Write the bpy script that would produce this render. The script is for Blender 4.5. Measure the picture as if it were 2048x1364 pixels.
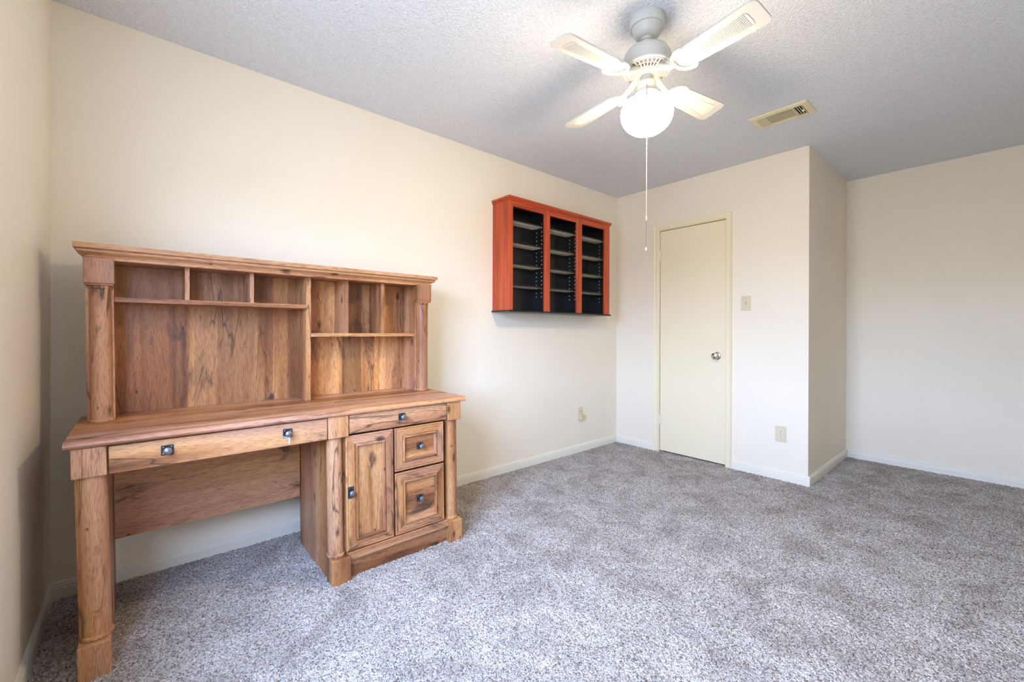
import bpy, bmesh, math, random
from mathutils import Vector, Matrix
random.seed(7)
S = bpy.context.scene
for o in list(bpy.data.objects):
    bpy.data.objects.remove(o)
COL = S.collection

# ------------------------------------------------------------------ camera
CAM = Vector((0.2761, -2.5363, 1.1040))
YAW, PITCH, ROLL = 0.8543, -0.0004, 0.0036
cam = bpy.data.cameras.new('camera')
cam.sensor_width = 36.0
cam.lens = 853.04 / 2048 * 36.0
cam.shift_y = -(682.0 - 662.64) / 2048
cam.clip_start = 0.02
camo = bpy.data.objects.new('camera', cam)
COL.objects.link(camo)
fw = Vector((math.cos(PITCH) * math.cos(YAW), math.cos(PITCH) * math.sin(YAW), math.sin(PITCH)))
rt = Vector((math.sin(YAW), -math.cos(YAW), 0))
up = rt.cross(fw)
r2 = rt * math.cos(ROLL) + up * math.sin(ROLL)
u2 = -rt * math.sin(ROLL) + up * math.cos(ROLL)
camo.matrix_world = Matrix(((r2.x, u2.x, -fw.x, CAM.x), (r2.y, u2.y, -fw.y, CAM.y), (r2.z, u2.z, -fw.z, CAM.z), (0, 0, 0, 1)))
S.camera = camo

# ------------------------------------------------------------------ light and exposure
LAMP = 80.0            # emission of the lit glass globe
LAMP_COL = (1.0, 0.82, 0.58)
SKY = 39.0             # brightness of the overcast sky outside the window
SKY_COL = (0.42, 0.60, 1.0)
EXPOSURE = 0.52
WY0, WY1, WZ0, WZ1 = -2.30, -1.12, 0.80, 2.03      # window opening in the left wall

S.view_settings.view_transform = 'Standard'
S.view_settings.look = 'None'
S.view_settings.exposure = EXPOSURE
S.view_settings.gamma = 1.0
S.view_settings.use_curve_mapping = False

world = bpy.data.worlds.new('world')
S.world = world
world.use_nodes = True
wn = world.node_tree
for n in list(wn.nodes):
    wn.nodes.remove(n)
wo = wn.nodes.new('ShaderNodeOutputWorld')
wb = wn.nodes.new('ShaderNodeBackground')
wg = wn.nodes.new('ShaderNodeTexCoord')
wx = wn.nodes.new('ShaderNodeSeparateXYZ')
wr = wn.nodes.new('ShaderNodeValToRGB')
wn.links.new(wg.outputs['Generated'], wx.inputs[0])
wn.links.new(wx.outputs['Z'], wr.inputs[0])
wr.color_ramp.elements[0].position = 0.02
wr.color_ramp.elements[0].color = (0.15, 0.18, 0.235, 1)     # ground and hedges below the skyline
wr.color_ramp.elements[1].position = 0.10
wr.color_ramp.elements[1].color = (*SKY_COL, 1)
wn.links.new(wr.outputs[0], wb.inputs[0])
wb.inputs[1].default_value = SKY
wn.links.new(wb.outputs[0], wo.inputs[0])
pl = bpy.data.lights.new('window_daylight', 'AREA')
pl.shape = 'RECTANGLE'
pl.size, pl.size_y = WZ1 - WZ0, WY1 - WY0
pl.cycles.is_portal = True
plo = bpy.data.objects.new('window_daylight', pl)
COL.objects.link(plo)
plo.location = (-0.06, (WY0 + WY1) / 2, (WZ0 + WZ1) / 2)
plo.rotation_euler = (0, -math.pi / 2, 0)

# ------------------------------------------------------------------ room dimensions
H = 2.44
XD, XF, YE, YS = 3.8757, 4.9929, -1.6302, -3.30
T = 0.12
DY0, DY1, DZ = -1.0570, -0.4660, 2.028            # door opening in the door wall

# ------------------------------------------------------------------ material helpers
def mat(name):
    m = bpy.data.materials.new(name)
    m.use_nodes = True
    nt = m.node_tree
    b = nt.nodes['Principled BSDF']
    return m, nt, b

def plain(name, col, rough=0.5, metal=0.0, spec=0.5):
    m, nt, b = mat(name)
    b.inputs['Base Color'].default_value = (*col, 1)
    b.inputs['Roughness'].default_value = rough
    b.inputs['Metallic'].default_value = metal
    b.inputs['Specular IOR Level'].default_value = spec
    return m

def nd(nt, t, **kw):
    n = nt.nodes.new(t)
    for k, v in kw.items():
        setattr(n, k, v)
    return n

def noise(nt, vec, scale, detail=3, rough=0.5, dist=0.0):
    n = nd(nt, 'ShaderNodeTexNoise')
    n.inputs['Scale'].default_value = scale
    n.inputs['Detail'].default_value = detail
    n.inputs['Roughness'].default_value = rough
    n.inputs['Distortion'].default_value = dist
    nt.links.new(vec, n.inputs['Vector'])
    return n.outputs['Fac']

def ramp(nt, fac, stops, interp='LINEAR'):
    r = nd(nt, 'ShaderNodeValToRGB')
    r.color_ramp.interpolation = interp
    e = r.color_ramp.elements
    while len(e) < len(stops):
        e.new(0.5)
    for i, (p, c) in enumerate(stops):
        e[i].position = p
        e[i].color = (*c, 1) if len(c) == 3 else c
    nt.links.new(fac, r.inputs[0])
    return r.outputs[0]

def mix(nt, fac, a, b, mode='MIX'):
    n = nd(nt, 'ShaderNodeMix', data_type='RGBA', blend_type=mode)
    for sock, v in ((n.inputs['Factor'], fac), (n.inputs['A'], a), (n.inputs['B'], b)):
        if isinstance(v, (int, float)):
            sock.default_value = v
        elif isinstance(v, tuple):
            sock.default_value = (*v, 1)
        else:
            nt.links.new(v, sock)
    return n.outputs['Result']

def math_(nt, op, a, b=None):
    n = nd(nt, 'ShaderNodeMath', operation=op)
    for i, v in enumerate((a, b)):
        if v is None:
            continue
        if isinstance(v, (int, float)):
            n.inputs[i].default_value = v
        else:
            nt.links.new(v, n.inputs[i])
    return n.outputs[0]

def bump(nt, b, h, strength, dist):
    n = nd(nt, 'ShaderNodeBump')
    n.inputs['Strength'].default_value = strength
    n.inputs['Distance'].default_value = dist
    nt.links.new(h, n.inputs['Height'])
    nt.links.new(n.outputs[0], b.inputs['Normal'])

def objco(nt, scale=(1, 1, 1), rnd=True):
    tc = nd(nt, 'ShaderNodeTexCoord')
    v = tc.outputs['Object']
    if rnd:
        oi = nd(nt, 'ShaderNodeObjectInfo')
        mu = nd(nt, 'ShaderNodeVectorMath', operation='SCALE')
        mu.inputs[0].default_value = (7.3, 5.1, 9.7)
        nt.links.new(oi.outputs['Random'], mu.inputs['Scale'])
        ad = nd(nt, 'ShaderNodeVectorMath', operation='ADD')
        nt.links.new(v, ad.inputs[0])
        nt.links.new(mu.outputs[0], ad.inputs[1])
        v = ad.outputs[0]
    m = nd(nt, 'ShaderNodeMapping')
    m.inputs['Scale'].default_value = scale
    nt.links.new(v, m.inputs[0])
    return m.outputs[0]

def sr(r, g, b):
    f = lambda c: (c / 255 / 12.92) if c / 255 <= 0.04045 else ((c / 255 + 0.055) / 1.055) ** 2.4
    return (f(r), f(g), f(b))

# walls: orange-peel paint; ceiling: sprayed popcorn
def wall_mat(name, col, sc=110, st=0.22, d=0.004):
    m, nt, b = mat(name)
    co = objco(nt, rnd=False)
    big = noise(nt, co, 1.3, 2)
    c = mix(nt, ramp(nt, big, [(0.3, (0, 0, 0)), (0.7, (1, 1, 1))]), tuple(x * 0.97 for x in col), tuple(min(1, x * 1.02) for x in col))
    nt.links.new(c, b.inputs['Base Color'])
    b.inputs['Roughness'].default_value = 0.55
    b.inputs['Specular IOR Level'].default_value = 0.3
    h = noise(nt, co, sc, 2, 0.5)
    bump(nt, b, h, st, d)
    return m

M_WALL = wall_mat('wall_paint', (0.885, 0.80, 0.645))
M_CEIL, nt, b = mat('popcorn_ceiling')
co = objco(nt, rnd=False)
h1 = noise(nt, co, 95, 3, 0.7)
v = nd(nt, 'ShaderNodeTexVoronoi'); v.inputs['Scale'].default_value = 170
nt.links.new(co, v.inputs['Vector'])
hh = math_(nt, 'ADD', h1, math_(nt, 'MULTIPLY', v.outputs['Distance'], -0.5))
bump(nt, b, hh, 0.75, 0.012)
nt.links.new(mix(nt, ramp(nt, h1, [(0.32, (0, 0, 0)), (0.55, (1, 1, 1))]), (0.75, 0.77, 0.79), (0.87, 0.885, 0.90)), b.inputs['Base Color'])
b.inputs['Roughness'].default_value = 0.9
b.inputs['Specular IOR Level'].default_value = 0.1

M_TRIM = plain('trim_paint', (0.83, 0.79, 0.67), 0.35)
M_DOOR = plain('door_paint', (0.88, 0.775, 0.55), 0.38)
M_CASING = plain('casing_paint', (0.88, 0.78, 0.55), 0.33)
M_DARK = plain('painted_gap_shade', (0.02, 0.02, 0.02), 0.8)  # near-black colour standing in for shade behind grille and louvres
M_NICKEL = plain('satin_nickel', (0.62, 0.60, 0.57), 0.22, 1.0)
M_BRASS = plain('painted_hinge', (0.80, 0.73, 0.53), 0.4)
M_PLATE = plain('ivory_plastic', (0.72, 0.62, 0.42), 0.35)
M_SLOT = plain('socket_slot', (0.05, 0.045, 0.04), 0.6)
M_BEIGE = plain('beige_plastic', (0.66, 0.52, 0.34), 0.45)
M_VENT = plain('cream_vent_enamel', (0.78, 0.70, 0.45), 0.4)
M_FANW = plain('fan_white_enamel', (0.60, 0.58, 0.52), 0.4)
M_FANG = plain('fan_grey_white', (0.58, 0.57, 0.52), 0.4)
M_BLADE = plain('fan_blade_white', (0.60, 0.58, 0.52), 0.45)
M_CHAIN = plain('pull_chain_ivory', (0.50, 0.44, 0.32), 0.4)
M_CHAINM = plain('pull_chain_metal', (0.22, 0.20, 0.17), 0.4, 0.8)
M_BRONZE = plain('dark_bronze', (0.035, 0.040, 0.045), 0.42, 0.6)
M_KNOB = plain('pewter_knob', (0.20, 0.20, 0.21), 0.38, 0.7)
M_TIE = plain('blue_plastic_tie', (0.36, 0.55, 0.85), 0.4)
M_BLACK = plain('black_laminate', (0.006, 0.007, 0.008), 0.30)
M_TAN = plain('shelf_underside_tan', (0.93, 0.80, 0.55), 0.6)
M_PIN = plain('shelf_pin_socket', (0.75, 0.75, 0.75), 0.4)
M_FRAMEW = plain('window_vinyl', (0.80, 0.80, 0.78), 0.4)

m_globe, nt, b = mat('lit_globe')
b.inputs['Base Color'].default_value = (0.9, 0.9, 0.88, 1)
b.inputs['Emission Color'].default_value = (*LAMP_COL, 1)
tc = nd(nt, 'ShaderNodeTexCoord'); sp = nd(nt, 'ShaderNodeSeparateXYZ')
nt.links.new(tc.outputs['Object'], sp.inputs[0])
# emission painted weaker at neck and shoulder to keep hub and blades from burning out
glow = ramp(nt, math_(nt, 'ADD', math_(nt, 'MULTIPLY', sp.outputs[2], 4.0), 2.0), [(0.36, (1, 1, 1)), (0.54, (0.20, 0.20, 0.20)), (0.64, (0.03, 0.03, 0.03))])
nt.links.new(math_(nt, 'MULTIPLY', glow, LAMP), b.inputs['Emission Strength'])
M_GLOBE = m_globe

M_GLASS = bpy.data.materials.new('window_glass')
M_GLASS.use_nodes = True
nt = M_GLASS.node_tree
nt.nodes.remove(nt.nodes['Principled BSDF'])
tr = nd(nt, 'ShaderNodeBsdfTransparent'); gl = nd(nt, 'ShaderNodeBsdfGlossy'); gl.inputs['Roughness'].default_value = 0.02
ms = nd(nt, 'ShaderNodeMixShader'); ms.inputs[0].default_value = 0.07
nt.links.new(tr.outputs[0], ms.inputs[1]); nt.links.new(gl.outputs[0], ms.inputs[2])
nt.links.new(ms.outputs[0], nt.nodes['Material Output'].inputs[0])

# carpet: cut pile flecked grey, taupe and brown
M_CARPET, nt, b = mat('flecked_carpet')
co = objco(nt, rnd=False)
jit = nd(nt, 'ShaderNodeTexVoronoi'); jit.inputs['Scale'].default_value = 210
nt.links.new(co, jit.inputs['Vector'])
sepc = nd(nt, 'ShaderNodeSeparateColor'); nt.links.new(jit.outputs['Color'], sepc.inputs[0])
fleck = ramp(nt, sepc.outputs[0], [(0.0, sr(126, 111, 98)), (0.14, sr(174, 154, 140)), (0.36, sr(208, 198, 188)), (0.70, sr(231, 224, 217)), (1.0, sr(246, 242, 238))])
n2 = noise(nt, co, 420, 2, 0.6)
fleck = mix(nt, 0.75, fleck, ramp(nt, n2, [(0.25, (0.42, 0.40, 0.37)), (0.6, (1, 1, 1))]), 'MULTIPLY')
patch = noise(nt, co, 5.0, 5, 0.62, 0.6)
fleck = mix(nt, 1.0, fleck, ramp(nt, patch, [(0.36, (0.70, 0.67, 0.65)), (0.58, (1.0, 1.0, 1.0))]), 'MULTIPLY')
nt.links.new(fleck, b.inputs['Base Color'])
b.inputs['Roughness'].default_value = 0.95
b.inputs['Specular IOR Level'].default_value = 0.05
b.inputs['Sheen Weight'].default_value = 0.15
hp = math_(nt, 'ADD', math_(nt, 'MULTIPLY', jit.outputs['Distance'], -1.0), math_(nt, 'MULTIPLY', noise(nt, co, 300, 2), 0.8))
bump(nt, b, hp, 0.9, 0.006)

# rustic oak print; grain runs along axis a
def wood(name, a, planks=0.0, tone=1.0, pink=0.25):
    m, nt, b = mat(name)
    i = 'xyz'.index(a)
    def sc(l, c):
        s = [c, c, c]; s[i] = l
        return tuple(s)
    base = objco(nt)
    def co(l, c):
        mp = nd(nt, 'ShaderNodeMapping'); mp.inputs['Scale'].default_value = sc(l, c)
        nt.links.new(base, mp.inputs[0]); return mp.outputs[0]
    streak = noise(nt, co(0.7, 9), 1.0, 3, 0.55, 0.35)
    col = ramp(nt, streak, [(0.28, sr(98, 60, 36)), (0.40, sr(150, 97, 58)), (0.50, sr(180, 123, 76)), (0.60, sr(203, 150, 98)), (0.74, sr(172, 120, 82))])
    gl = noise(nt, co(0.6, 4.0), 1.0, 3, 0.5, 0.3)
    col = mix(nt, math_(nt, 'MULTIPLY', ramp(nt, gl, [(0.45, (0, 0, 0)), (0.62, (1, 1, 1))]), pink * 2.0), col, sr(188, 141, 118))
    if planks:
        sp = nd(nt, 'ShaderNodeSeparateXYZ'); tc = nd(nt, 'ShaderNodeTexCoord'); nt.links.new(tc.outputs['Object'], sp.inputs[0])
        wob = math_(nt, 'ADD', sp.outputs[0], math_(nt, 'MULTIPLY', noise(nt, co(0.0, 5.0), 1.0, 1), 0.12))
        pid = math_(nt, 'FLOOR', math_(nt, 'DIVIDE', wob, planks))
        wnz = nd(nt, 'ShaderNodeTexWhiteNoise', noise_dimensions='1D'); nt.links.new(pid, wnz.inputs['W'])
        col = mix(nt, 0.9, col, ramp(nt, wnz.outputs['Value'], [(0.0, (0.48, 0.43, 0.39)), (0.35, (0.80, 0.73, 0.66)), (0.65, (1.1, 1.06, 0.94)), (1.0, (1.5, 1.48, 1.32))]), 'MULTIPLY')
    fine = noise(nt, co(30, 420), 1.0, 3, 0.65)
    col = mix(nt, 0.7, col, ramp(nt, fine, [(0.34, (0.40, 0.35, 0.31)), (0.54, (1.10, 1.10, 1.10))]), 'MULTIPLY')
    # dark weathered smudges along the grain
    sm = noise(nt, co(3.0, 12), 1.0, 5, 0.7, 0.8)
    col = mix(nt, ramp(nt, sm, [(0.56, (0, 0, 0)), (0.70, (0.85, 0.85, 0.85))]), col, sr(62, 44, 37))
    # thin splits
    cr = noise(nt, co(1.0, 9), 1.0, 3, 0.5, 0.25)
    ln = math_(nt, 'ABSOLUTE', math_(nt, 'SUBTRACT', cr, 0.5))
    lnm = ramp(nt, ln, [(0.0, (1, 1, 1)), (0.009, (0, 0, 0))])
    gate = ramp(nt, noise(nt, co(1.8, 4), 1.0, 1), [(0.50, (0, 0, 0)), (0.56, (1, 1, 1))])
    col = mix(nt, math_(nt, 'MULTIPLY', math_(nt, 'MULTIPLY', lnm, gate), 0.85), col, sr(52, 36, 28))
    # knots
    kv = nd(nt, 'ShaderNodeTexVoronoi'); kv.inputs['Scale'].default_value = 1.0
    nt.links.new(co(4.6, 9.5), kv.inputs['Vector'])
    kd = math_(nt, 'ADD', kv.outputs['Distance'], math_(nt, 'MULTIPLY', noise(nt, co(40, 60), 1.0, 2), 0.06))
    km = ramp(nt, kd, [(0.10, (1, 1, 1)), (0.17, (0, 0, 0))])
    col = mix(nt, math_(nt, 'MULTIPLY', km, 0.85), col, sr(58, 42, 36))
    # worm holes and nail marks
    hv = nd(nt, 'ShaderNodeTexVoronoi'); hv.inputs['Scale'].default_value = 1.0
    nt.links.new(co(11, 19), hv.inputs['Vector'])
    hs = nd(nt, 'ShaderNodeSeparateColor'); nt.links.new(hv.outputs['Color'], hs.inputs[0])
    hm = math_(nt, 'MULTIPLY', ramp(nt, hv.outputs['Distance'], [(0.05, (1, 1, 1)), (0.10, (0, 0, 0))]), math_(nt, 'GREATER_THAN', hs.outputs[0], 0.62))
    col = mix(nt, math_(nt, 'MULTIPLY', hm, 0.9), col, sr(46, 32, 26))
    if tone != 1.0:
        col = mix(nt, 1.0, col, (tone, tone, tone), 'MULTIPLY')
    nt.links.new(col, b.inputs['Base Color'])
    b.inputs['Roughness'].default_value = 0.42
    b.inputs['Specular IOR Level'].default_value = 0.4
    bump(nt, b, fine, 0.12, 0.002)
    return m

WX = wood('oak_print_lengthwise', 'x')
WZ = wood('oak_print_upright', 'z')
WY = wood('oak_print_crosswise', 'y')
WB = wood('oak_print_back_panel', 'z', 0.085, 1.0, 0.08)
WT = wood('oak_print_desktop_sheen', 'x', 0, 1.15, 0.48)  # paler, pinker copy of the oak: window reflection put into the colour

# stained cherry for the wall shelf
def cherry(name, a):
    m, nt, b = mat(name)
    i = 'xyz'.index(a)
    s = [26, 26, 26]; s[i] = 1.6
    n = noise(nt, objco(nt, tuple(s)), 1.0, 4, 0.6, 0.4)
    c = ramp(nt, n, [(0.3, sr(150, 52, 24)), (0.5, sr(188, 74, 36)), (0.7, sr(208, 98, 54))])
    nt.links.new(c, b.inputs['Base Color'])
    b.inputs['Roughness'].default_value = 0.34
    return m
CH_X, CH_Z, CH_Y = cherry('cherry_stain_lengthwise', 'x'), cherry('cherry_stain_upright', 'z'), cherry('cherry_stain_crosswise', 'y')

# ------------------------------------------------------------------ mesh helpers
def link(name, bm, mats, parent=None, smooth=False, at=None):
    me = bpy.data.meshes.new(name)
    org = Vector(at) if at is not None else (Vector(parent['_o']) if parent is not None and '_o' in parent else Vector((0, 0, 0)))
    bmesh.ops.translate(bm, verts=bm.verts, vec=-org)
    bmesh.ops.recalc_face_normals(bm, faces=bm.faces)
    bm.to_mesh(me); bm.free()
    for m in (mats if isinstance(mats, (list, tuple)) else [mats]):
        me.materials.append(m)
    if smooth:
        for p in me.polygons:
            p.use_smooth = True
        try:
            me.set_sharp_from_angle(angle=math.radians(35))
        except Exception:
            pass
    o = bpy.data.objects.new(name, me)
    COL.objects.link(o)
    if parent is not None:
        o.parent = parent
        o['_o'] = tuple(org)
    else:
        o.location = org
        o['_o'] = tuple(org)
    return o

def thing(name, label, cat, loc, group=None):
    o = bpy.data.objects.new(name, None)
    o.empty_display_size = 0.1
    COL.objects.link(o)
    o.location = loc
    o['_o'] = tuple(loc)
    o['label'] = label; o['category'] = cat
    if group:
        o['group'] = group
    return o

def struct(o, label, cat):
    o['kind'] = 'structure'; o['label'] = label; o['category'] = cat
    return o

def box(bm, x0, x1, y0, y1, z0, z1, bev=0.0, mi=0, seg=1):
    r = bmesh.ops.create_cube(bm, size=1.0)
    vs = r['verts']
    for v in vs:
        v.co = Vector(((x0 + x1) / 2 + v.co.x * (x1 - x0), (y0 + y1) / 2 + v.co.y * (y1 - y0), (z0 + z1) / 2 + v.co.z * (z1 - z0)))
    fs = set(f for v in vs for f in v.link_faces)
    for f in fs:
        f.material_index = mi
    if bev > 0:
        es = list(set(e for v in vs for e in v.link_edges))
        bmesh.ops.bevel(bm, geom=es, offset=bev, segments=seg, affect='EDGES', profile=0.5)
    return vs

def B(*a, **k):
    bm = bmesh.new(); box(bm, *a, **k); return bm

def lathe(bm, prof, c, n=32, axis='z', a0=0.0, a1=2 * math.pi, mi=0):
    """revolve (radius, height) about c; axis z, or y/x for knobs"""
    full = abs(a1 - a0 - 2 * math.pi) < 1e-6
    rings = []
    for r, h in prof:
        ring = []
        for k in range(n if full else n + 1):
            a = a0 + (a1 - a0) * k / n
            p = (r * math.cos(a), r * math.sin(a), h)
            if axis == 'y':
                p = (p[0], -p[2], p[1])      # height grows towards -y
            elif axis == 'x':
                p = (-p[2], p[0], p[1])      # height grows towards -x
            ring.append(bm.verts.new(Vector(p) + Vector(c)))
        rings.append(ring)
    m = n if full else n
    for i in range(len(rings) - 1):
        for k in range(m):
            k2 = (k + 1) % len(rings[i])
            f = bm.faces.new((rings[i][k], rings[i][k2], rings[i + 1][k2], rings[i + 1][k]))
            f.material_index = mi
    for ring, (r, h) in ((rings[0], prof[0]), (rings[-1], prof[-1])):
        if r > 1e-4 and full:
            bm.faces.new(ring).material_index = mi
    bmesh.ops.remove_doubles(bm, verts=[v for r_ in rings for v in r_], dist=1e-6)

def tube(bm, pts, rad, n=8, closed=False):
    pts = [Vector(p) for p in pts]
    rings = []
    N = len(pts)
    prev = None
    for i, p in enumerate(pts):
        a = pts[(i - 1) % N] if (closed or i > 0) else p
        c = pts[(i + 1) % N] if (closed or i < N - 1) else p
        t = (c - a).normalized()
        u = prev if prev is not None else (Vector((0, 0, 1)) if abs(t.z) < 0.9 else Vector((1, 0, 0)))
        u = (u - t * u.dot(t)).normalized()
        prev = u
        w = t.cross(u)
        r = rad[i] if isinstance(rad, (list, tuple)) else rad
        rings.append([bm.verts.new(p + (u * math.cos(2 * math.pi * k / n) + w * math.sin(2 * math.pi * k / n)) * r) for k in range(n)])
    for i in range(N if closed else N - 1):
        A, Bq = rings[i], rings[(i + 1) % N]
        for k in range(n):
            bm.faces.new((A[k], A[(k + 1) % n], Bq[(k + 1) % n], Bq[k]))
    if not closed:
        bm.faces.new(rings[0]); bm.faces.new(rings[-1])

def prism(bm, poly, lo, hi, axis='x', mi=0):
    """extrude a 2D polygon along an axis; poly coordinates are the two other axes in xyz order"""
    def P(p, h):
        return {'x': (h, p[0], p[1]), 'y': (p[0], h, p[1]), 'z': (p[0], p[1], h)}[axis]
    a = [bm.verts.new(P(p, lo)) for p in poly]
    c = [bm.verts.new(P(p, hi)) for p in poly]
    n = len(poly)
    fs = [bm.faces.new(a), bm.faces.new(c[::-1])]
    for k in range(n):
        fs.append(bm.faces.new((a[k], a[(k + 1) % n], c[(k + 1) % n], c[k])))
    for f in fs:
        f.material_index = mi
    return a + c

def shear(bm, k, z0):
    for v in bm.verts:
        v.co.x += k * (z0 - v.co.z)
    return bm

# ------------------------------------------------------------------ the room
flo = struct(link('floor', B(-T, XF + T, YS - T, T, -0.10, 0.0), M_CARPET), 'grey and taupe flecked cut pile carpet covering the floor', 'carpet')
import numpy as np
def carpet_pile():
    rng = np.random.default_rng(3)
    st = 0.005
    nx, ny = int(XF / st) + 1, int(-YS / st) + 1
    gx, gy = np.meshgrid(np.linspace(0, XF, nx), np.linspace(YS, 0, ny), indexing='ij')
    hz = rng.random((nx, ny)) ** 1.3 * 0.0075 + 0.0005
    jx, jy = (rng.random((2, nx, ny)) - 0.5) * st * 0.8
    co = np.stack([np.clip(gx + jx, 0, XF), np.clip(gy + jy, YS, 0), hz], -1).reshape(-1, 3).astype(np.float32)
    keep = np.ones((nx - 1, ny - 1), bool)
    keep[gx[:-1, :-1] > XD + 0.02] &= (gy[:-1, :-1] < YE)[gx[:-1, :-1] > XD + 0.02]      # none inside the closet
    i = (np.arange(nx - 1)[:, None] * ny + np.arange(ny - 1)[None])[keep]
    q = np.stack([i, i + ny, i + ny + 1, i + 1], -1).astype(np.int32)
    me = bpy.data.meshes.new('carpet_pile')
    me.vertices.add(len(co)); me.vertices.foreach_set('co', co.ravel())
    me.loops.add(q.size); me.loops.foreach_set('vertex_index', q.ravel())
    me.polygons.add(len(q)); me.polygons.foreach_set('loop_start', np.arange(0, q.size, 4, dtype=np.int32))
    me.update(calc_edges=True)
    me.materials.append(M_CARPET)
    o = bpy.data.objects.new('carpet_pile', me); COL.objects.link(o); o.parent = flo; o['kind'] = 'stuff'
carpet_pile()
struct(link('ceiling', B(-T, XF + T, YS - T, T, H, H + 0.10), M_CEIL), 'white sprayed popcorn ceiling', 'ceiling')
struct(link('wall_back', B(-T, XF + T, 0, T, 0, H), M_WALL), 'long cream wall behind the desk and the shelf cabinet', 'wall')

bm = bmesh.new()
box(bm, -T, 0, WY1, 0, 0, H); box(bm, -T, 0, YS, WY0, 0, H)
box(bm, -T, 0, WY0, WY1, 0, WZ0); box(bm, -T, 0, WY0, WY1, WZ1, H)
struct(link('wall_left', bm, M_WALL), 'cream wall at the desk end, with a window in it', 'wall')

bm = bmesh.new()
box(bm, XD, XD + T, DY1 + 0.02, 0, 0, H); box(bm, XD, XD + T, YE, DY0 - 0.02, 0, H)
box(bm, XD, XD + T, DY0 - 0.02, DY1 + 0.02, DZ + 0.018, H)
struct(link('wall_right', bm, M_WALL), 'cream wall with the closet door, light switch and outlet', 'wall')
struct(link('wall_alcove', B(XD + T, XF, YE, YE + T, 0, H), M_WALL), 'narrow return wall beside the closet', 'wall')
struct(link('wall_far', B(XF, XF + T, YS, 0, 0, H), M_WALL), 'plain cream wall at the end of the alcove', 'wall')
struct(link('wall_front', B(-T, XF + T, YS - T, YS, 0, H), M_WALL), 'plain cream wall opposite the desk', 'wall')

# baseboards: plain face, two small steps on top
BH = [(0, 0), (0.013, 0), (0.013, 0.046), (0.0115, 0.050), (0.0115, 0.058), (0.008, 0.062), (0.008, 0.067), (0.004, 0.072), (0, 0.072)]
def base(name, label, axis, fixed, sgn, a, c):
    bm = bmesh.new()
    if axis == 'x':          # runs along x on a wall of constant y
        prism(bm, [(fixed + sgn * d, z) for d, z in BH], a, c, 'x')
    else:
        prism(bm, [(fixed + sgn * d, z) for d, z in BH], a, c, 'y')
    struct(link(name, bm, M_TRIM), label, 'baseboard')
base('baseboard_back', 'low cream baseboard along the wall behind the desk', 'x', 0, -1, 0.0, XD)
base('baseboard_left', 'low cream baseboard along the window wall', 'y', 0, 1, YS, -0.0135)
base('baseboard_right', 'short baseboard between the corner and the closet door', 'y', XD, -1, DY1 + 0.030, -0.0135)
base('baseboard_right_end', 'baseboard under the outlet beside the closet door', 'y', XD, -1, YE - 0.013, DY0 - 0.052)
base('baseboard_alcove', 'baseboard along the narrow return wall', 'x', YE, -1, XD + 0.001, XF)
base('baseboard_far', 'baseboard along the plain alcove wall', 'y', XF, -1, YS, YE - 0.0135)
base('baseboard_front', 'baseboard along the wall opposite the desk', 'x', YS, 1, 0.0135, XF - 0.0135)

# window in the left wall (behind the camera's left shoulder)
w = struct(link('window_1', B(-0.085, -0.055, WY0, WY1, WZ0, WZ0 + 0.05, bev=0.003), M_FRAMEW, at=(-0.07, (WY0 + WY1) / 2, WZ0)), 'white framed window of two sashes', 'window')
for nm, args in (('window_frame', (-0.085, -0.055, WY0, WY1, WZ1 - 0.05, WZ1)), ('window_frame', (-0.085, -0.055, WY0, WY0 + 0.05, WZ0 + 0.05, WZ1 - 0.05)),
                 ('window_frame', (-0.085, -0.055, WY1 - 0.05, WY1, WZ0 + 0.05, WZ1 - 0.05)), ('meeting_rail', (-0.085, -0.055, (WY0 + WY1) / 2 - 0.025, (WY0 + WY1) / 2 + 0.025, WZ0 + 0.05, WZ1 - 0.05)),
                 ('window_sill', (-0.05, 0.045, WY0 - 0.03, WY1 + 0.03, WZ0 - 0.03, WZ0 - 0.001))):
    link(nm, B(*args, bev=0.003), M_FRAMEW, w)
for a, c in ((WY0 + 0.05, (WY0 + WY1) / 2 - 0.025), ((WY0 + WY1) / 2 + 0.025, WY1 - 0.05)):
    link('pane', B(-0.072, -0.068, a, c, WZ0 + 0.05, WZ1 - 0.05), M_GLASS, w)

# closet door
d = struct(link('door_1', B(XD + 0.012, XD + 0.047, DY0 + 0.003, DY1 - 0.004, 0.016, DZ - 0.004, bev=0.0015), M_DOOR, at=(XD + 0.03, (DY0 + DY1) / 2, 0)), 'flush cream closet door with a round nickel knob', 'door')
KY, KZ = -0.985, 0.905
bm = bmesh.new(); lathe(bm, [(0.0, -0.001), (0.032, -0.001), (0.032, 0.004), (0.028, 0.008), (0.016, 0.011), (0.0, 0.011)], (XD + 0.012, KY, KZ), 32, 'x')
link('knob_rose', bm, M_NICKEL, d, True)
bm = bmesh.new(); lathe(bm, [(0.0, 0.009), (0.012, 0.010), (0.011, 0.026), (0.018, 0.032), (0.0265, 0.040), (0.0275, 0.050), (0.024, 0.060), (0.013, 0.066), (0.0, 0.067)], (XD + 0.012, KY, KZ), 32, 'x')
link('door_knob', bm, M_NICKEL, d, True)
link('latch_plate', B(XD + 0.0105, XD + 0.020, DY0 + 0.0005, DY0 + 0.0028, KZ - 0.028, KZ + 0.028), plain('latch_metal', (0.25, 0.24, 0.22), 0.4, 0.9), d)
for hz in (1.80, 0.30):
    bm = bmesh.new(); lathe(bm, [(0, -0.045), (0.006, -0.045), (0.006, 0.045), (0, 0.045)], (XD + 0.008, DY1 - 0.002, hz), 12)
    box(bm, XD + 0.0085, XD + 0.0115, DY1 - 0.022, DY1 - 0.004, hz - 0.045, hz + 0.045)
    link('hinge', bm, M_BRASS, d)

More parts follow.
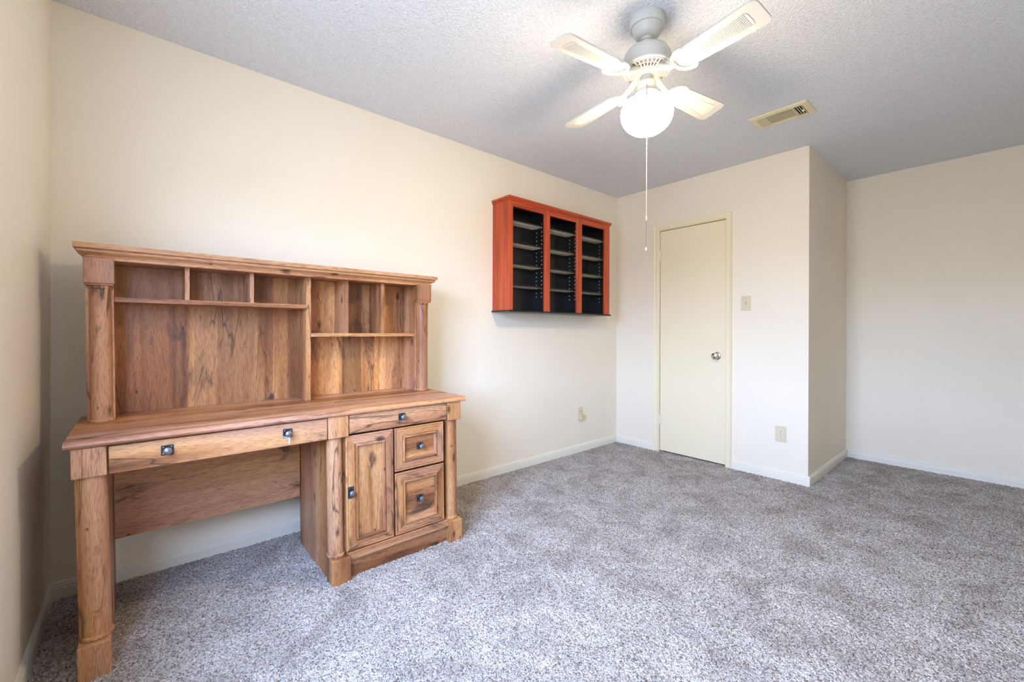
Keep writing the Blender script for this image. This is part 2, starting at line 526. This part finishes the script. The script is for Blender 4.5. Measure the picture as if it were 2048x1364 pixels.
# jamb, stop and casing round the door
bm = bmesh.new()
for y0, y1 in ((DY0 - 0.02, DY0), (DY1, DY1 + 0.02)):
    box(bm, XD - 0.001, XD + T, y0, y1, 0, DZ + 0.018)
box(bm, XD - 0.001, XD + T, DY0, DY1, DZ, DZ + 0.018)
box(bm, XD + 0.049, XD + 0.075, DY0, DY0 + 0.012, 0, DZ); box(bm, XD + 0.049, XD + 0.075, DY1 - 0.012, DY1, 0, DZ); box(bm, XD + 0.049, XD + 0.075, DY0 + 0.012, DY1 - 0.012, DZ - 0.012, DZ)
t1 = struct(link('trim_1', bm, M_CASING), 'cream door jamb and moulded casing', 'door trim')
CW = 0.046
prof = [(0, 0), (0, 0.010), (0.004, 0.013), (0.016, 0.013), (0.019, 0.010), (0.034, 0.012), (0.041, 0.017), (CW, 0.017), (CW, 0)]   # (distance out from opening, depth)
def casing(p0, p1, out, m0, m1):
    """mitred casing length from p0 to p1 (y,z); out = unit vector away from the opening"""
    bm = bmesh.new()
    dr = (Vector(p1) - Vector(p0)).normalized()
    A, C = [], []
    for o_, dp in prof:
        for L, p, s in ((A, p0, -m0), (C, p1, m1)):
            q = Vector(p) + Vector(out) * o_ + dr * (o_ * s)
            L.append(bm.verts.new((XD - dp, q.x, q.y)))
    n = len(prof)
    bm.faces.new(A); bm.faces.new(C[::-1])
    for k in range(n):
        bm.faces.new((A[k], A[(k + 1) % n], C[(k + 1) % n], C[k]))
    link('door_casing', bm, M_CASING, t1)
e0 = 0.005
casing((DY0 - e0, 0), (DY0 - e0, DZ + e0), (-1, 0), 0, 1)
casing((DY1 + e0, 0), (DY1 + e0, DZ + e0), (1, 0), 0, 1)
casing((DY0 - e0, DZ + e0), (DY1 + e0, DZ + e0), (0, 1), 1, 1)

# ------------------------------------------------------------------ desk
DB = (0.84, -0.39, 0.0)
desk = thing('computer_desk', 'rustic oak desk with knee hole, turned columns and file drawers', 'desk', DB)
TZ0, TZ1 = 0.733, 0.756
FY = -0.652
bm = bmesh.new()
prism(bm, [(-0.118, TZ0), (FY - 0.006, TZ0), (FY - 0.011, TZ0 + 0.004), (FY - 0.013, TZ0 + 0.010), (FY - 0.010, TZ1 - 0.005), (FY - 0.003, TZ1), (-0.118, TZ1)], 0.097, 1.583, 'x')
link('desktop', bm, WT, desk)

def half_column(bm, cx, cy, r, z0, z1, toe=True, head=True):
    p = []
    if toe:
        p += [(r + 0.003, z0), (r + 0.0055, z0 + 0.004), (r + 0.006, z0 + 0.008), (r + 0.0045, z0 + 0.012), (r, z0 + 0.0145)]
    else:
        p += [(r, z0)]
    p += [(r, z1 - 0.013), (r + 0.003, z1 - 0.010), (r + 0.004, z1 - 0.005), (r + 0.003, z1)] if head else [(r, z1)]
    lathe(bm, p, (cx, cy, 0), 40)

KL = {0: 0.024, 1: 0.020, 2: 0.016}
legs = [(0.113, 0.195, 0.159, 0.0355), (0.882, 0.968, 0.918, 0.0325), (1.478, 1.558, 1.512, 0.0315)]
for i, (x0, x1, cx, cr) in enumerate(legs):
    k = KL[i]
    bm = B(x0, x1, FY, -0.585, 0.637, TZ0 - 0.0005, bev=0.004, seg=2)
    link('corner_block', shear(bm, k, 0.70), WZ, desk)
    bm = bmesh.new(); half_column(bm, cx, -0.607, cr, 0.112, 0.637, head=False)
    link('column', shear(bm, k, 0.70), WZ, desk, True)
    bm = B(x0 + 0.004, x1 - 0.003, -0.614, -0.598, 0.1125, 0.6365, bev=0.0015)
    link('pilaster', shear(bm, k, 0.70), WZ, desk)
    bm = B(x0 + 0.002, x1 - 0.003, FY - 0.008, -0.585, 0.0, 0.112, bev=0.004, seg=2)
    link('foot_block', shear(bm, k, 0.70), WZ, desk)
# side panel of the left leg, cabinet sides, back and modesty panel
link('side_panel', shear(B(0.172, 0.190, -0.598, -0.125, 0.0, TZ0, bev=0.001), 0.020, 0.70), WZ, desk)
link('side_panel', shear(B(0.892, 0.910, -0.598, -0.150, 0.0, TZ0, bev=0.001), 0.018, 0.70), WZ, desk)
link('side_panel', shear(B(1.534, 1.552, -0.598, -0.150, 0.0, TZ0, bev=0.001), 0.016, 0.70), WZ, desk)
link('cabinet_back', shear(B(0.910, 1.534, -0.160, -0.150, 0.10, TZ0), 0.016, 0.70), WZ, desk)
link('cabinet_floor', shear(B(0.910, 1.534, -0.598, -0.161, 0.088, 0.104), 0.016, 0.70), WX, desk)
link('cabinet_partition', shear(B(1.184, 1.196, -0.598, -0.161, 0.104, 0.640), 0.016, 0.70), WZ, desk)
link('drawer_divider', shear(B(0.910, 1.534, -0.615, -0.161, 0.639, 0.644), 0.016, 0.70), WX, desk)
link('modesty_panel', B(0.1995, 0.892, -0.182, -0.166, 0.256, TZ0), WX, desk)
link('base_rail', shear(B(0.962, 1.482, -0.645, -0.580, 0.084, 0.122, bev=0.004, seg=2), 0.016, 0.70), WX, desk)
link('kick_board', shear(B(0.962, 1.482, -0.628, -0.612, 0.0, 0.085), 0.016, 0.70), WX, desk)

def knob_set(parent, x, z, y, pw=0.034, ph=0.034):
    p = link('knob_plate', shear(B(x - pw / 2, x + pw / 2, y - 0.004, y, z - ph / 2, z + ph / 2, bev=0.0012), 0, 0), M_BRONZE, parent)
    for sx in (-1, 1):
        for sz in (-1, 1):
            bm = bmesh.new(); lathe(bm, [(0.0026, 0.0), (0.0024, 0.0012), (0.0, 0.0020)], (x + sx * (pw / 2 - 0.006), y - 0.004, z + sz * (ph / 2 - 0.006)), 8, 'y')
            if sx == -1 and sz == -1:
                acc = bm
            else:
                me = bpy.data.meshes.new('t'); bm.to_mesh(me); bm.free(); acc.from_mesh(me); bpy.data.meshes.remove(me)
    link('rivets', acc, M_KNOB, parent)['kind'] = 'stuff'
    bm = bmesh.new()
    lathe(bm, [(0.0, 0.003), (0.006, 0.0035), (0.0055, 0.012), (0.010, 0.016), (0.0128, 0.021), (0.0120, 0.026), (0.008, 0.0295), (0.0, 0.031)], (x, y, z), 20, 'y')
    link('knob', bm, M_KNOB, parent, True)

def slab_drawer(name, x0, x1, z0, z1, k):
    bm = shear(B(x0, x1, -0.646, -0.628, z0, z1, bev=0.002), k, 0.70)
    return link(name, bm, WX, desk)
dl = slab_drawer('keyboard_drawer', 0.1995, 0.879, 0.637, 0.7275, 0.0)
knob_set(dl, 0.347, 0.690, -0.646); knob_set(dl, 0.724, 0.690, -0.646)
dr_ = slab_drawer('pencil_drawer', 0.972, 1.474, 0.6455, 0.7305, 0.0)
knob_set(dr_, 1.222, 0.692, -0.646)

def panel_front(name, x0, x1, z0, z1, vgrain, kx, kz, pw, ph, k=0.016, fr=0.050):
    """front with a raised mitred frame, ogee moulding and a recessed flat panel"""
    yb = -0.630
    prof = [(0.0, yb), (0.0, -0.641), (0.003, -0.645), (0.005, -0.6455), (0.007, -0.6425), (0.010, -0.6425), (0.0125, -0.6455), (fr - 0.012, -0.6455), (fr - 0.0105, -0.6420), (fr - 0.0085, -0.6420), (fr - 0.0065, -0.6485), (fr - 0.001, -0.6490), (fr + 0.001, -0.640), (fr + 0.004, -0.6355)]
    bm = bmesh.new()
    rings = [[bm.verts.new(p) for p in ((x0 + i, y, z0 + i), (x1 - i, y, z0 + i), (x1 - i, y, z1 - i), (x0 + i, y, z1 - i))] for i, y in prof]
    for a, c in zip(rings, rings[1:]):
        for q in range(4):
            f = bm.faces.new((a[q], a[(q + 1) % 4], c[(q + 1) % 4], c[q]))
            f.material_index = 0 if q in (0, 2) else 1
    bm.faces.new(rings[0])
    o = link(name, shear(bm, k, 0.70), [WX, WZ], desk)
    i = fr + 0.0035
    link('panel', shear(B(x0 + i, x1 - i, -0.6362, -0.6305, z0 + i, z1 - i), k, 0.70), WZ if vgrain else WX, o)
    kxx = kx + 0.0
    knob_set(o, kxx, kz, -0.6455 if abs(kx - x0) < 0.06 else -0.6362, pw, ph)
    return o
panel_front('cabinet_door', 0.957, 1.179, 0.126, 0.637, True, 0.9795, 0.388, 0.026, 0.050)
panel_front('file_drawer', 1.187, 1.456, 0.430, 0.637, False, 1.325, 0.533, 0.034, 0.034)
panel_front('file_drawer', 1.187, 1.456, 0.126, 0.421, False, 1.327, 0.274, 0.034, 0.034)

# blue tie looped round one drawer knob
bm = bmesh.new()
kx, kz, ky = 0.724, 0.690, -0.662
lp = [(kx + 0.0092 * math.cos(a), ky, kz + 0.0092 * math.sin(a)) for a in [math.radians(q) for q in range(-70, 251, 20)]]
tube(bm, [(kx - 0.020, ky - 0.004, kz - 0.008), (kx - 0.010, ky - 0.003, kz - 0.013)] + [(kx, ky - 0.002, kz - 0.0150)] + [(kx + 0.009, ky - 0.001, kz - 0.0108)] + lp[1:-1], 0.0018, 6)
tube(bm, [(kx + 0.002, ky - 0.003, kz - 0.014), (kx + 0.003, ky - 0.004, kz - 0.028), (kx + 0.001, ky - 0.003, kz - 0.040)], [0.0026, 0.0024, 0.0016], 6)
o = link('plastic_tie', bm, M_TIE, at=(kx, ky, kz), smooth=True)
o['label'] = 'small light blue plastic tie looped round a desk drawer knob'; o['category'] = 'tie'

# ------------------------------------------------------------------ hutch on the desk
HB = (0.84, -0.22, TZ1)
hutch = thing('desk_hutch', 'rustic oak hutch with cubbyholes, standing on the desk', 'hutch', HB)
HZ1 = 1.372
hposts = [(0.116, 0.200, 0.160, 0.0315), (1.472, 1.562, 1.518, 0.0335)]
for i, (x0, x1, cx, cr) in enumerate(hposts):
    k = 0.012 if i == 0 else 0.0
    link('cap_block', shear(B(x0, x1, -0.338, -0.285, 1.276, HZ1, bev=0.003, seg=2), k, 1.38), WZ, hutch)
    if i == 0 or True:
        link('cap_moulding', shear(B(x0 + 0.002, x1 - 0.002, -0.336, -0.286, 1.268, 1.2758, bev=0.002), k, 1.38), WX, hutch)
    bm = bmesh.new(); half_column(bm, cx, -0.303, cr, TZ1 + 0.0005, 1.268)
    link('column', shear(bm, k, 1.38), WZ, hutch, True)
    link('pilaster', shear(B(x0 + 0.003, x1 - 0.003, -0.304, -0.284, TZ1 + 0.0005, 1.276, bev=0.001), k, 1.38), WZ, hutch)
link('side_panel', B(0.178, 0.196, -0.284, -0.128, TZ1 + 0.0005, HZ1), WZ, hutch)
link('side_panel', B(1.483, 1.501, -0.284, -0.128, TZ1 + 0.0005, HZ1), WZ, hutch)
link('back_panel', B(0.178, 1.501, -0.128, -0.120, TZ1 + 0.0005, HZ1), WB, hutch)
link('top_panel', B(0.178, 1.501, -0.300, -0.120, HZ1 - 0.004, HZ1 + 0.012), WX, hutch)
SF = -0.292
link('divider', B(0.889, 0.912, SF, -0.1285, TZ1 + 0.0005, HZ1 - 0.004, bev=0.001), WZ, hutch)
link('shelf', B(0.196, 0.889, SF, -0.1285, 1.211, 1.230, bev=0.001), WX, hutch)
link('shelf', B(0.912, 1.483, SF, -0.1285, 1.072, 1.090, bev=0.001), WX, hutch)
for a in (0.416, 0.651):
    link('divider', B(a, a + 0.0155, SF + 0.001, -0.1285, 1.230, HZ1 - 0.004), WZ, hutch)
for a in (1.079, 1.276):
    link('divider', B(a, a + 0.0175, SF + 0.001, -0.1285, 1.090, HZ1 - 0.004), WZ, hutch)
# crown: moulded along the front and both ends, mitred
CP = [(0.0, 1.364), (0.010, 1.364), (0.0125, 1.367), (0.0125, 1.373), (0.0070, 1.3755), (0.0085, 1.379), (0.014, 1.384), (0.022, 1.3875), (0.0275, 1.392), (0.0290, 1.3975), (0.0250, 1.4000), (0.0250, 1.4025), (0.037, 1.4030), (0.037, 1.421)]
bm = bmesh.new()
xa, xb, yf_, yb_ = 0.128, 1.556, -0.318, -0.120
rings = [[bm.verts.new(p) for p in ((xa - o_, yb_, z), (xa - o_, yf_ - o_, z), (xb + o_, yf_ - o_, z), (xb + o_, yb_, z))] for o_, z in CP]
for a, c in zip(rings, rings[1:]):
    for q in range(3):
        bm.faces.new((a[q], a[q + 1], c[q + 1], c[q])).material_index = 0
    bm.faces.new((a[3], a[0], c[0], c[3]))
bm.faces.new(rings[-1])
# underside between frame and shelves stays open behind the front moulding
ins = [bm.verts.new(p) for p in ((0.178, yb_, 1.364), (0.178, -0.296, 1.364), (1.501, -0.296, 1.364), (1.501, yb_, 1.364))]
for q in range(3):
    bm.faces.new((rings[0][q], rings[0][q + 1], ins[q + 1], ins[q]))
link('crown_moulding', bm, WX, hutch)

# ------------------------------------------------------------------ cherry shelf cabinet on the wall
CX0, CX1, CY, CZ0, CZ1 = 2.287, 3.497, -0.188, 1.258, 2.072
cab = thing('wall_shelf_cabinet', 'cherry stained shelf cabinet with black interior hung on the wall', 'shelf', ((CX0 + CX1) / 2, -0.09, CZ0))
link('side_panel', B(CX0, CX0 + 0.018, CY + 0.018, -0.001, CZ0, CZ1), CH_Z, cab)
link('side_panel', B(CX1 - 0.018, CX1, CY + 0.018, -0.001, CZ0, CZ1), CH_Z, cab)
for a, c in ((2.287, 2.329), (2.659, 2.719), (3.043, 3.109), (3.425, 3.497)):
    link('stile', B(a, c, CY, CY + 0.018, CZ0, CZ1, bev=0.0015), CH_Z, cab)
for a, c in ((2.329, 2.659), (2.719, 3.043), (3.109, 3.425)):
    link('top_rail', B(a, c, CY + 0.002, CY + 0.018, 2.020, CZ1, bev=0.001), CH_X, cab)
link('cornice', B(CX0 - 0.012, CX1 + 0.012, CY - 0.016, -0.001, CZ1, CZ1 + 0.018, bev=0.003, seg=2), CH_X, cab)
link('cornice_cap', B(CX0 - 0.006, CX1 + 0.006, CY - 0.009, -0.001, CZ1 - 0.010, CZ1 - 0.0005, bev=0.001), CH_X, cab)
link('bottom_board', B(CX0 - 0.010, CX1 + 0.010, CY - 0.012, -0.001, CZ0 - 0.012, CZ0, bev=0.002), M_BLACK, cab)
link('back_panel', B(CX0 + 0.018, CX1 - 0.018, -0.045, -0.035, CZ0, CZ1), M_BLACK, cab)
link('inner_top', B(CX0 + 0.018, CX1 - 0.018, CY + 0.018, -0.046, CZ1 - 0.006, CZ1 - 0.001), M_BLACK, cab)
bays = []
for xl, xr in ((2.3055, 2.668), (2.690, 3.066), (3.088, 3.4785)):
    bays.append((xl + 0.006, xr - 0.006))
for nm, a, c in (('liner', 2.3052, 2.3112), ('partition', 2.662, 2.696), ('partition', 3.060, 3.094), ('liner', 3.4725, 3.4788)):
    link(nm, B(a, c, CY + 0.0185, -0.0455, CZ0 + 0.0005, CZ1 - 0.0065), M_BLACK, cab)
bays = [(2.3115, 2.6615), (2.6965, 3.0595), (3.0945, 3.472)]
for a, c in bays:
    for z in (1.931, 1.767, 1.608, 1.452):
        bm = B(a + 0.001, c - 0.001, CY + 0.026, -0.047, z - 0.011, z)
        for f in bm.faces:
            f.material_index = 1 if f.calc_center_median().z < z - 0.0105 else 0
        link('shelf', bm, [M_BLACK, M_TAN], cab)
    bm = bmesh.new()
    for s, xx in ((1, a), (-1, c)):
        for y in (-0.150, -0.092):
            for q in range(19):
                z = 1.375 + q * 0.032
                bmesh.ops.create_icosphere(bm, subdivisions=1, radius=0.0042, matrix=Matrix.Translation((xx, y, z)) @ Matrix.Diagonal((0.35, 1, 1, 1)))
    o = link('pin_sockets', bm, M_PIN, cab); o['kind'] = 'stuff'

# ------------------------------------------------------------------ ceiling fan
FX, FYN, FZ = 1.904, -1.538, 0.014
fan = thing('ceiling_fan', 'white four bladed ceiling fan with a lit glass globe', 'ceiling fan', (FX, FYN, H))
def L(name, prof, m, parent=fan, n=40, dz=FZ):
    bm = bmesh.new(); lathe(bm, prof, (FX, FYN, dz), n); return link(name, bm, m, parent, True)
L('canopy', [(0.0, H - 0.0005), (0.073, H - 0.0005), (0.073, 2.403), (0.070, 2.398), (0.063, 2.396), (0.060, 2.390), (0.058, 2.380), (0.052, 2.368), (0.042, 2.359), (0.030, 2.355), (0.024, 2.354), (0.023, 2.346), (0.0, 2.346)], M_FANG, dz=0)
L('hanger_ball', [(0.0, 2.350), (0.014, 2.346), (0.019, 2.338), (0.017, 2.330), (0.013, 2.326), (0.013, 2.296), (0.0, 2.296)], M_FANG, n=24)
L('motor_collar', [(0.0, 2.312), (0.020, 2.312), (0.024, 2.306), (0.026, 2.298), (0.0, 2.298)], M_FANG, n=24)
L('motor_housing', [(0.0, 2.300), (0.040, 2.300), (0.068, 2.294), (0.088, 2.280), (0.097, 2.262), (0.099, 2.240), (0.099, 2.218), (0.0, 2.218)], M_FANG)
L('motor_band', [(0.060, 2.2185), (0.101, 2.2185), (0.104, 2.213), (0.103, 2.207), (0.098, 2.203), (0.093, 2.203), (0.092, 2.207), (0.060, 2.209)], M_FANW)
L('grille_shade_disc', [(0.0, 2.217), (0.090, 2.217), (0.090, 2.210), (0.0, 2.210)], M_DARK)  # black disc painted in for the dark motor interior behind the slots
bm = bmesh.new()
for r, z, t in ((0.094, 2.2015, 0.0032), (0.075, 2.196, 0.0022), (0.056, 2.190, 0.0034)):
    tube(bm, [(FX + r * math.cos(q * math.pi / 24), FYN + r * math.sin(q * math.pi / 24), z + FZ) for q in range(48)], t, 6, True)
for q in range(32):
    a = q * math.pi / 16
    tube(bm, [(FX + r * math.cos(a), FYN + r * math.sin(a), z + FZ) for r, z in ((0.055, 2.190), (0.075, 2.196), (0.094, 2.2015))], 0.0032, 5)
link('vent_grille', bm, M_FANW, fan)
L('hub', [(0.0, 2.21), (0.052, 2.205), (0.052, 2.186), (0.046, 2.180), (0.022, 2.176), (0.021, 2.168), (0.028, 2.158), (0.034, 2.150), (0.0, 2.150)], M_FANG)
L('switch_housing', [(0.0, 2.152), (0.036, 2.152), (0.0385, 2.149), (0.0385, 2.112), (0.036, 2.108), (0.0, 2.108)], M_FANG)
L('lamp_fitter', [(0.0, 2.109), (0.040, 2.109), (0.050, 2.104), (0.053, 2.098), (0.053, 2.088), (0.0, 2.088)], M_FANW)
L('glass_globe', [(0.0, 2.0875), (0.046, 2.0875), (0.050, 2.084), (0.066, 2.079), (0.085, 2.070), (0.099, 2.056), (0.1065, 2.038), (0.1085, 2.018), (0.105, 1.998), (0.096, 1.978), (0.082, 1.961), (0.063, 1.947), (0.042, 1.938), (0.018, 1.935), (0.0, 1.9345)], M_GLOBE, n=48)

R0, R1, BZ = 0.150, 0.486, 2.160 + FZ
def blade_poly(r0, r1, w0, w1, rc0, rc1, n=6):
    """rounded tapered outline, x along the radius"""
    pts = []
    def corner(cx, cy, r, a0):
        for q in range(n + 1):
            a = math.radians(a0 + 90 * q / n)
            pts.append((cx + r * math.cos(a), cy + r * math.sin(a)))
    corner(r1 - rc1, w1 - rc1, rc1, 0)
    corner(r0 + rc0, w0 - rc0, rc0, 90)
    corner(r0 + rc0, -w0 + rc0, rc0, 180)
    corner(r1 - rc1, -w1 + rc1, rc1, 270)
    return pts
for bi in range(4):
    ang = math.radians(-8.6 + 90 * bi)
    MB = Matrix.Translation((FX, FYN, BZ)) @ Matrix.Rotation(ang, 4, 'Z') @ Matrix.Rotation(math.radians(-11), 4, 'X')
    arm = bmesh.new()
    # arm: curved neck from the hub to a shovel hugging the blade root
    MA = Matrix.Translation((FX, FYN, BZ)) @ Matrix.Rotation(ang, 4, 'Z')
    tmp = bmesh.new()
    tube(tmp, [(0.046, 0, 0.034), (0.070, 0, 0.026), (0.095, 0, 0.010), (0.118, 0, 0.000), (0.150, 0, -0.004)], [0.016, 0.0155, 0.0135, 0.012, 0.010], 10)
    bmesh.ops.transform(tmp, matrix=MA, verts=tmp.verts)
    me = bpy.data.meshes.new('t'); tmp.to_mesh(me); tmp.free(); arm.from_mesh(me); bpy.data.meshes.remove(me)
    tmp = bmesh.new()
    tube(tmp, [(0.212, 0.050, -0.006), (0.200, 0.055, -0.007), (0.178, 0.053, -0.007), (0.156, 0.040, -0.007), (0.144, 0.020, -0.007), (0.140, 0.0, -0.007), (0.144, -0.020, -0.007), (0.156, -0.040, -0.007), (0.178, -0.053, -0.007), (0.200, -0.055, -0.007), (0.212, -0.050, -0.006)], [0.004] + [0.0075] * 9 + [0.004], 8)
    bmesh.ops.transform(tmp, matrix=MB, verts=tmp.verts)
    me = bpy.data.meshes.new('t'); tmp.to_mesh(me); tmp.free(); arm.from_mesh(me); bpy.data.meshes.remove(me)
    link('blade_arm', arm, M_FANW, fan, True)
    bm = bmesh.new()
    prism(bm, blade_poly(R0 - 0.004, R1, 0.050, 0.062, 0.042, 0.024), -0.0035, 0.0035, 'z')
    bmesh.ops.transform(bm, matrix=MB, verts=bm.verts)
    bl = link('blade', bm, M_BLADE, fan)
    bm = bmesh.new()
    inner = blade_poly(R0 + 0.075, R1 - 0.045, 0.024, 0.036, 0.022, 0.018)
    tube(bm, [(x, y, -0.0038) for x, y in inner], 0.0012, 6, True)
    bmesh.ops.transform(bm, matrix=MB, verts=bm.verts)
    link('panel_outline', bm, M_BLADE, bl)
    bm = bmesh.new()
    nr = 34
    for q in range(nr):
        x = R0 + 0.088 + (R1 - 0.058 - R0 - 0.088) * q / (nr - 1)
        wd = 0.0205 + 0.012 * q / nr
        box(bm, x - 0.0011, x + 0.0011, -wd, wd, -0.0045, -0.0032)
    bmesh.ops.transform(bm, matrix=MB, verts=bm.verts)
    link('cane_ribs', bm, M_BLADE, bl)
# pull chains
ca = math.atan2(FYN - CAM.y, FX - CAM.x)
def pc(r, z, a=ca):
    return (FX + r * math.cos(a), FYN + r * math.sin(a), z + FZ)
bm = bmesh.new()
tube(bm, [pc(0.036, 2.122), pc(0.060, 2.121), pc(0.090, 2.112), pc(0.118, 2.08), pc(0.120, 2.04), pc(0.120, 1.60)], 0.0012, 6)
lc = link('pull_chain', bm, M_CHAIN, fan, True)
bm = bmesh.new()
for q in range(24):
    bmesh.ops.create_icosphere(bm, subdivisions=1, radius=0.0016, matrix=Matrix.Translation(pc(0.120, 1.597 - q * 0.0050)))
tube(bm, [pc(0.120, 1.60), pc(0.120, 1.47)], 0.0007, 5)
link('chain_beads', bm, M_CHAINM, lc)
bm = bmesh.new(); lathe(bm, [(0.0, 1.474), (0.002, 1.473), (0.0045, 1.466), (0.005, 1.460), (0.0035, 1.454), (0.0, 1.452)], (*pc(0.120, 0)[:2], FZ), 12)
link('chain_end', bm, M_CHAIN, lc, True)
bm = bmesh.new(); lathe(bm, [(0.0, 1.618), (0.0028, 1.616), (0.0036, 1.604), (0.0028, 1.594), (0.0, 1.592)], (*pc(0.120, 0)[:2], FZ), 12)
link('chain_joint', bm, M_CHAIN, lc, True)
bm = bmesh.new()
tube(bm, [pc(-0.036, 2.118), pc(-0.052, 2.117), pc(-0.062, 2.108), pc(-0.080, 2.086), pc(-0.104, 2.066), pc(-0.113, 2.052)], 0.0011, 6)
sc_ = link('pull_chain', bm, M_CHAINM, fan, True)
bm = bmesh.new(); lathe(bm, [(0.0, 2.053), (0.0022, 2.051), (0.0032, 2.043), (0.0024, 2.038), (0.0, 2.037)], (*pc(-0.1175, 0)[:2], FZ), 12)
link('chain_end', bm, M_CHAINM, sc_, True)

# ------------------------------------------------------------------ ceiling vent
VX0, VX1, VY0, VY1 = 3.150, 3.352, -1.800, -1.485
vent = thing('ceiling_vent', 'cream louvred air vent set in the ceiling', 'vent', ((VX0 + VX1) / 2, (VY0 + VY1) / 2, H))
bm = bmesh.new()
pr = [(0.0, H - 0.0005), (0.0, H - 0.003), (0.006, H - 0.009), (0.030, H - 0.012), (0.034, H - 0.010), (0.034, H - 0.002)]
rings = [[bm.verts.new(p) for p in ((VX0 + i, VY0 + i, z), (VX1 - i, VY0 + i, z), (VX1 - i, VY1 - i, z), (VX0 + i, VY1 - i, z))] for i, z in pr]
for a, c in zip(rings, rings[1:]):
    for q in range(4):
        bm.faces.new((a[q], a[(q + 1) % 4], c[(q + 1) % 4], c[q]))
link('vent_frame', bm, M_VENT, vent)
link('vent_backing', B(VX0 + 0.030, VX1 - 0.030, VY0 + 0.030, VY1 - 0.030, H - 0.002, H - 0.0008), M_DARK, vent)  # flat black sheet painted as the shade between the louvres
ix0, ix1, iy0, iy1 = VX0 + 0.034, VX1 - 0.034, VY0 + 0.034, VY1 - 0.034
def slat(p0, p1, tilt, wd):
    bm = bmesh.new()
    Lr = (Vector(p1) - Vector(p0)).length
    box(bm, -Lr / 2, Lr / 2, -wd / 2, wd / 2, -0.0006, 0.0006)
    a = math.atan2(p1[1] - p0[1], p1[0] - p0[0])
    bmesh.ops.transform(bm, matrix=Matrix.Translation((Vector(p0) + Vector(p1)) / 2) @ Matrix.Rotation(a, 4, 'Z') @ Matrix.Rotation(tilt, 4, 'X'), verts=bm.verts)
    link('louvre', bm, M_VENT, vent)
endw = 0.052
for q in range(11):          # middle bank, along y
    x = ix0 + 0.008 + (ix1 - ix0 - 0.016) * q / 10
    slat((x, iy0 + endw, H - 0.0085), (x, iy1 - endw, H - 0.0085), math.radians(-14), 0.0098)
for q in range(4):           # end banks, across
    for s in (0, 1):
        y = (iy0 + 0.006 + q * 0.0125) if s == 0 else (iy1 - 0.006 - q * 0.0125)
        slat((ix0, y, H - 0.0085), (ix1, y, H - 0.0085), math.radians(-40 if s else 40), 0.011)
for y in (iy0 + endw - 0.002, iy1 - endw + 0.002):
    link('crossbar', B(ix0, ix1, y - 0.002, y + 0.002, H - 0.012, H - 0.003), M_VENT, vent)
link('damper_lever', B((VX0 + VX1) / 2 - 0.004, (VX0 + VX1) / 2 + 0.004, iy0 + 0.004, iy0 + 0.016, H - 0.020, H - 0.009, bev=0.001), M_VENT, vent)

# ------------------------------------------------------------------ switch and outlets
def plate_on_right(name, label, cat, yc, zc, outlet):
    o = thing(name, label, cat, (XD, yc, zc))
    link('cover_plate', B(XD - 0.0055, XD - 0.0002, yc - 0.036, yc + 0.036, zc - 0.058, zc + 0.058, bev=0.0025, seg=2), M_PLATE, o)
    if outlet:
        for s in (-1, 1):
            bm = bmesh.new()
            lathe(bm, [(0.0, 0.0), (0.0165, 0.0), (0.0165, 0.002), (0.0, 0.002)], (XD - 0.0054, yc, zc + s * 0.0195), 24, 'x')
            r = link('receptacle', bm, plain('receptacle_ivory', (0.74, 0.70, 0.58), 0.35), o)
            for dy in (-0.0062, 0.0062):
                link('slot', B(XD - 0.0082, XD - 0.0072, yc + dy - 0.0013, yc + dy + 0.0013, zc + s * 0.0195 - 0.001, zc + s * 0.0195 + 0.0075), M_SLOT, r)
            link('slot', B(XD - 0.0082, XD - 0.0072, yc - 0.0025, yc + 0.0025, zc + s * 0.0195 - 0.010, zc + s * 0.0195 - 0.005), M_SLOT, r)
        scs = (0,)
    else:
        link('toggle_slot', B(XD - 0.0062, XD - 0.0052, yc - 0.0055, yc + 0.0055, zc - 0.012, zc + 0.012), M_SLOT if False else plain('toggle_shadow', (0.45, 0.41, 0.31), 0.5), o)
        bm = B(XD - 0.017, XD - 0.005, yc - 0.0038, yc + 0.0038, zc - 0.004, zc + 0.007, bev=0.001)
        for v in bm.verts:
            if v.co.x < XD - 0.010:
                v.co.z -= 0.006
        link('toggle', bm, M_PLATE, o)
        scs = (-0.030, 0.030)
    for s in scs:
        bm = bmesh.new(); lathe(bm, [(0.0, 0.0), (0.0032, 0.0), (0.0025, 0.0015), (0.0, 0.0018)], (XD - 0.0055, yc, zc + s), 10, 'x')
        link('screw', bm, M_NICKEL, o)
plate_on_right('light_switch', 'ivory toggle light switch plate beside the closet door', 'light switch', -1.212, 1.331, False)
plate_on_right('wall_outlet', 'ivory double outlet near the floor beside the closet door', 'outlet', -1.457, 0.346, True)
xo, zo = 3.317, 0.352
o = thing('wall_outlet', 'ivory outlet low on the wall under the shelf cabinet', 'outlet', (xo, 0, zo))
link('cover_plate', B(xo - 0.035, xo + 0.035, -0.0055, -0.0002, zo - 0.058, zo + 0.058, bev=0.0025, seg=2), M_PLATE, o)
bm = bmesh.new(); lathe(bm, [(0.0, 0.0), (0.0165, 0.0), (0.0165, 0.002), (0.0, 0.002)], (xo, -0.0054, zo + 0.0195), 24, 'y')
r = link('receptacle', bm, M_PLATE, o)
for dx in (-0.0062, 0.0062):
    link('slot', B(xo + dx - 0.0013, xo + dx + 0.0013, -0.0082, -0.0072, zo + 0.0185, zo + 0.027), M_SLOT, r)
pg = link('plug_adapter', B(xo - 0.025, xo + 0.025, -0.034, -0.0058, zo - 0.056, zo - 0.006, bev=0.005, seg=2), M_BEIGE, at=(xo, -0.02, zo - 0.03))
pg['label'] = 'small beige plug adapter in the outlet under the shelf cabinet'; pg['category'] = 'plug adapter'

for o in bpy.data.objects:
    if '_o' in o:
        del o['_o']
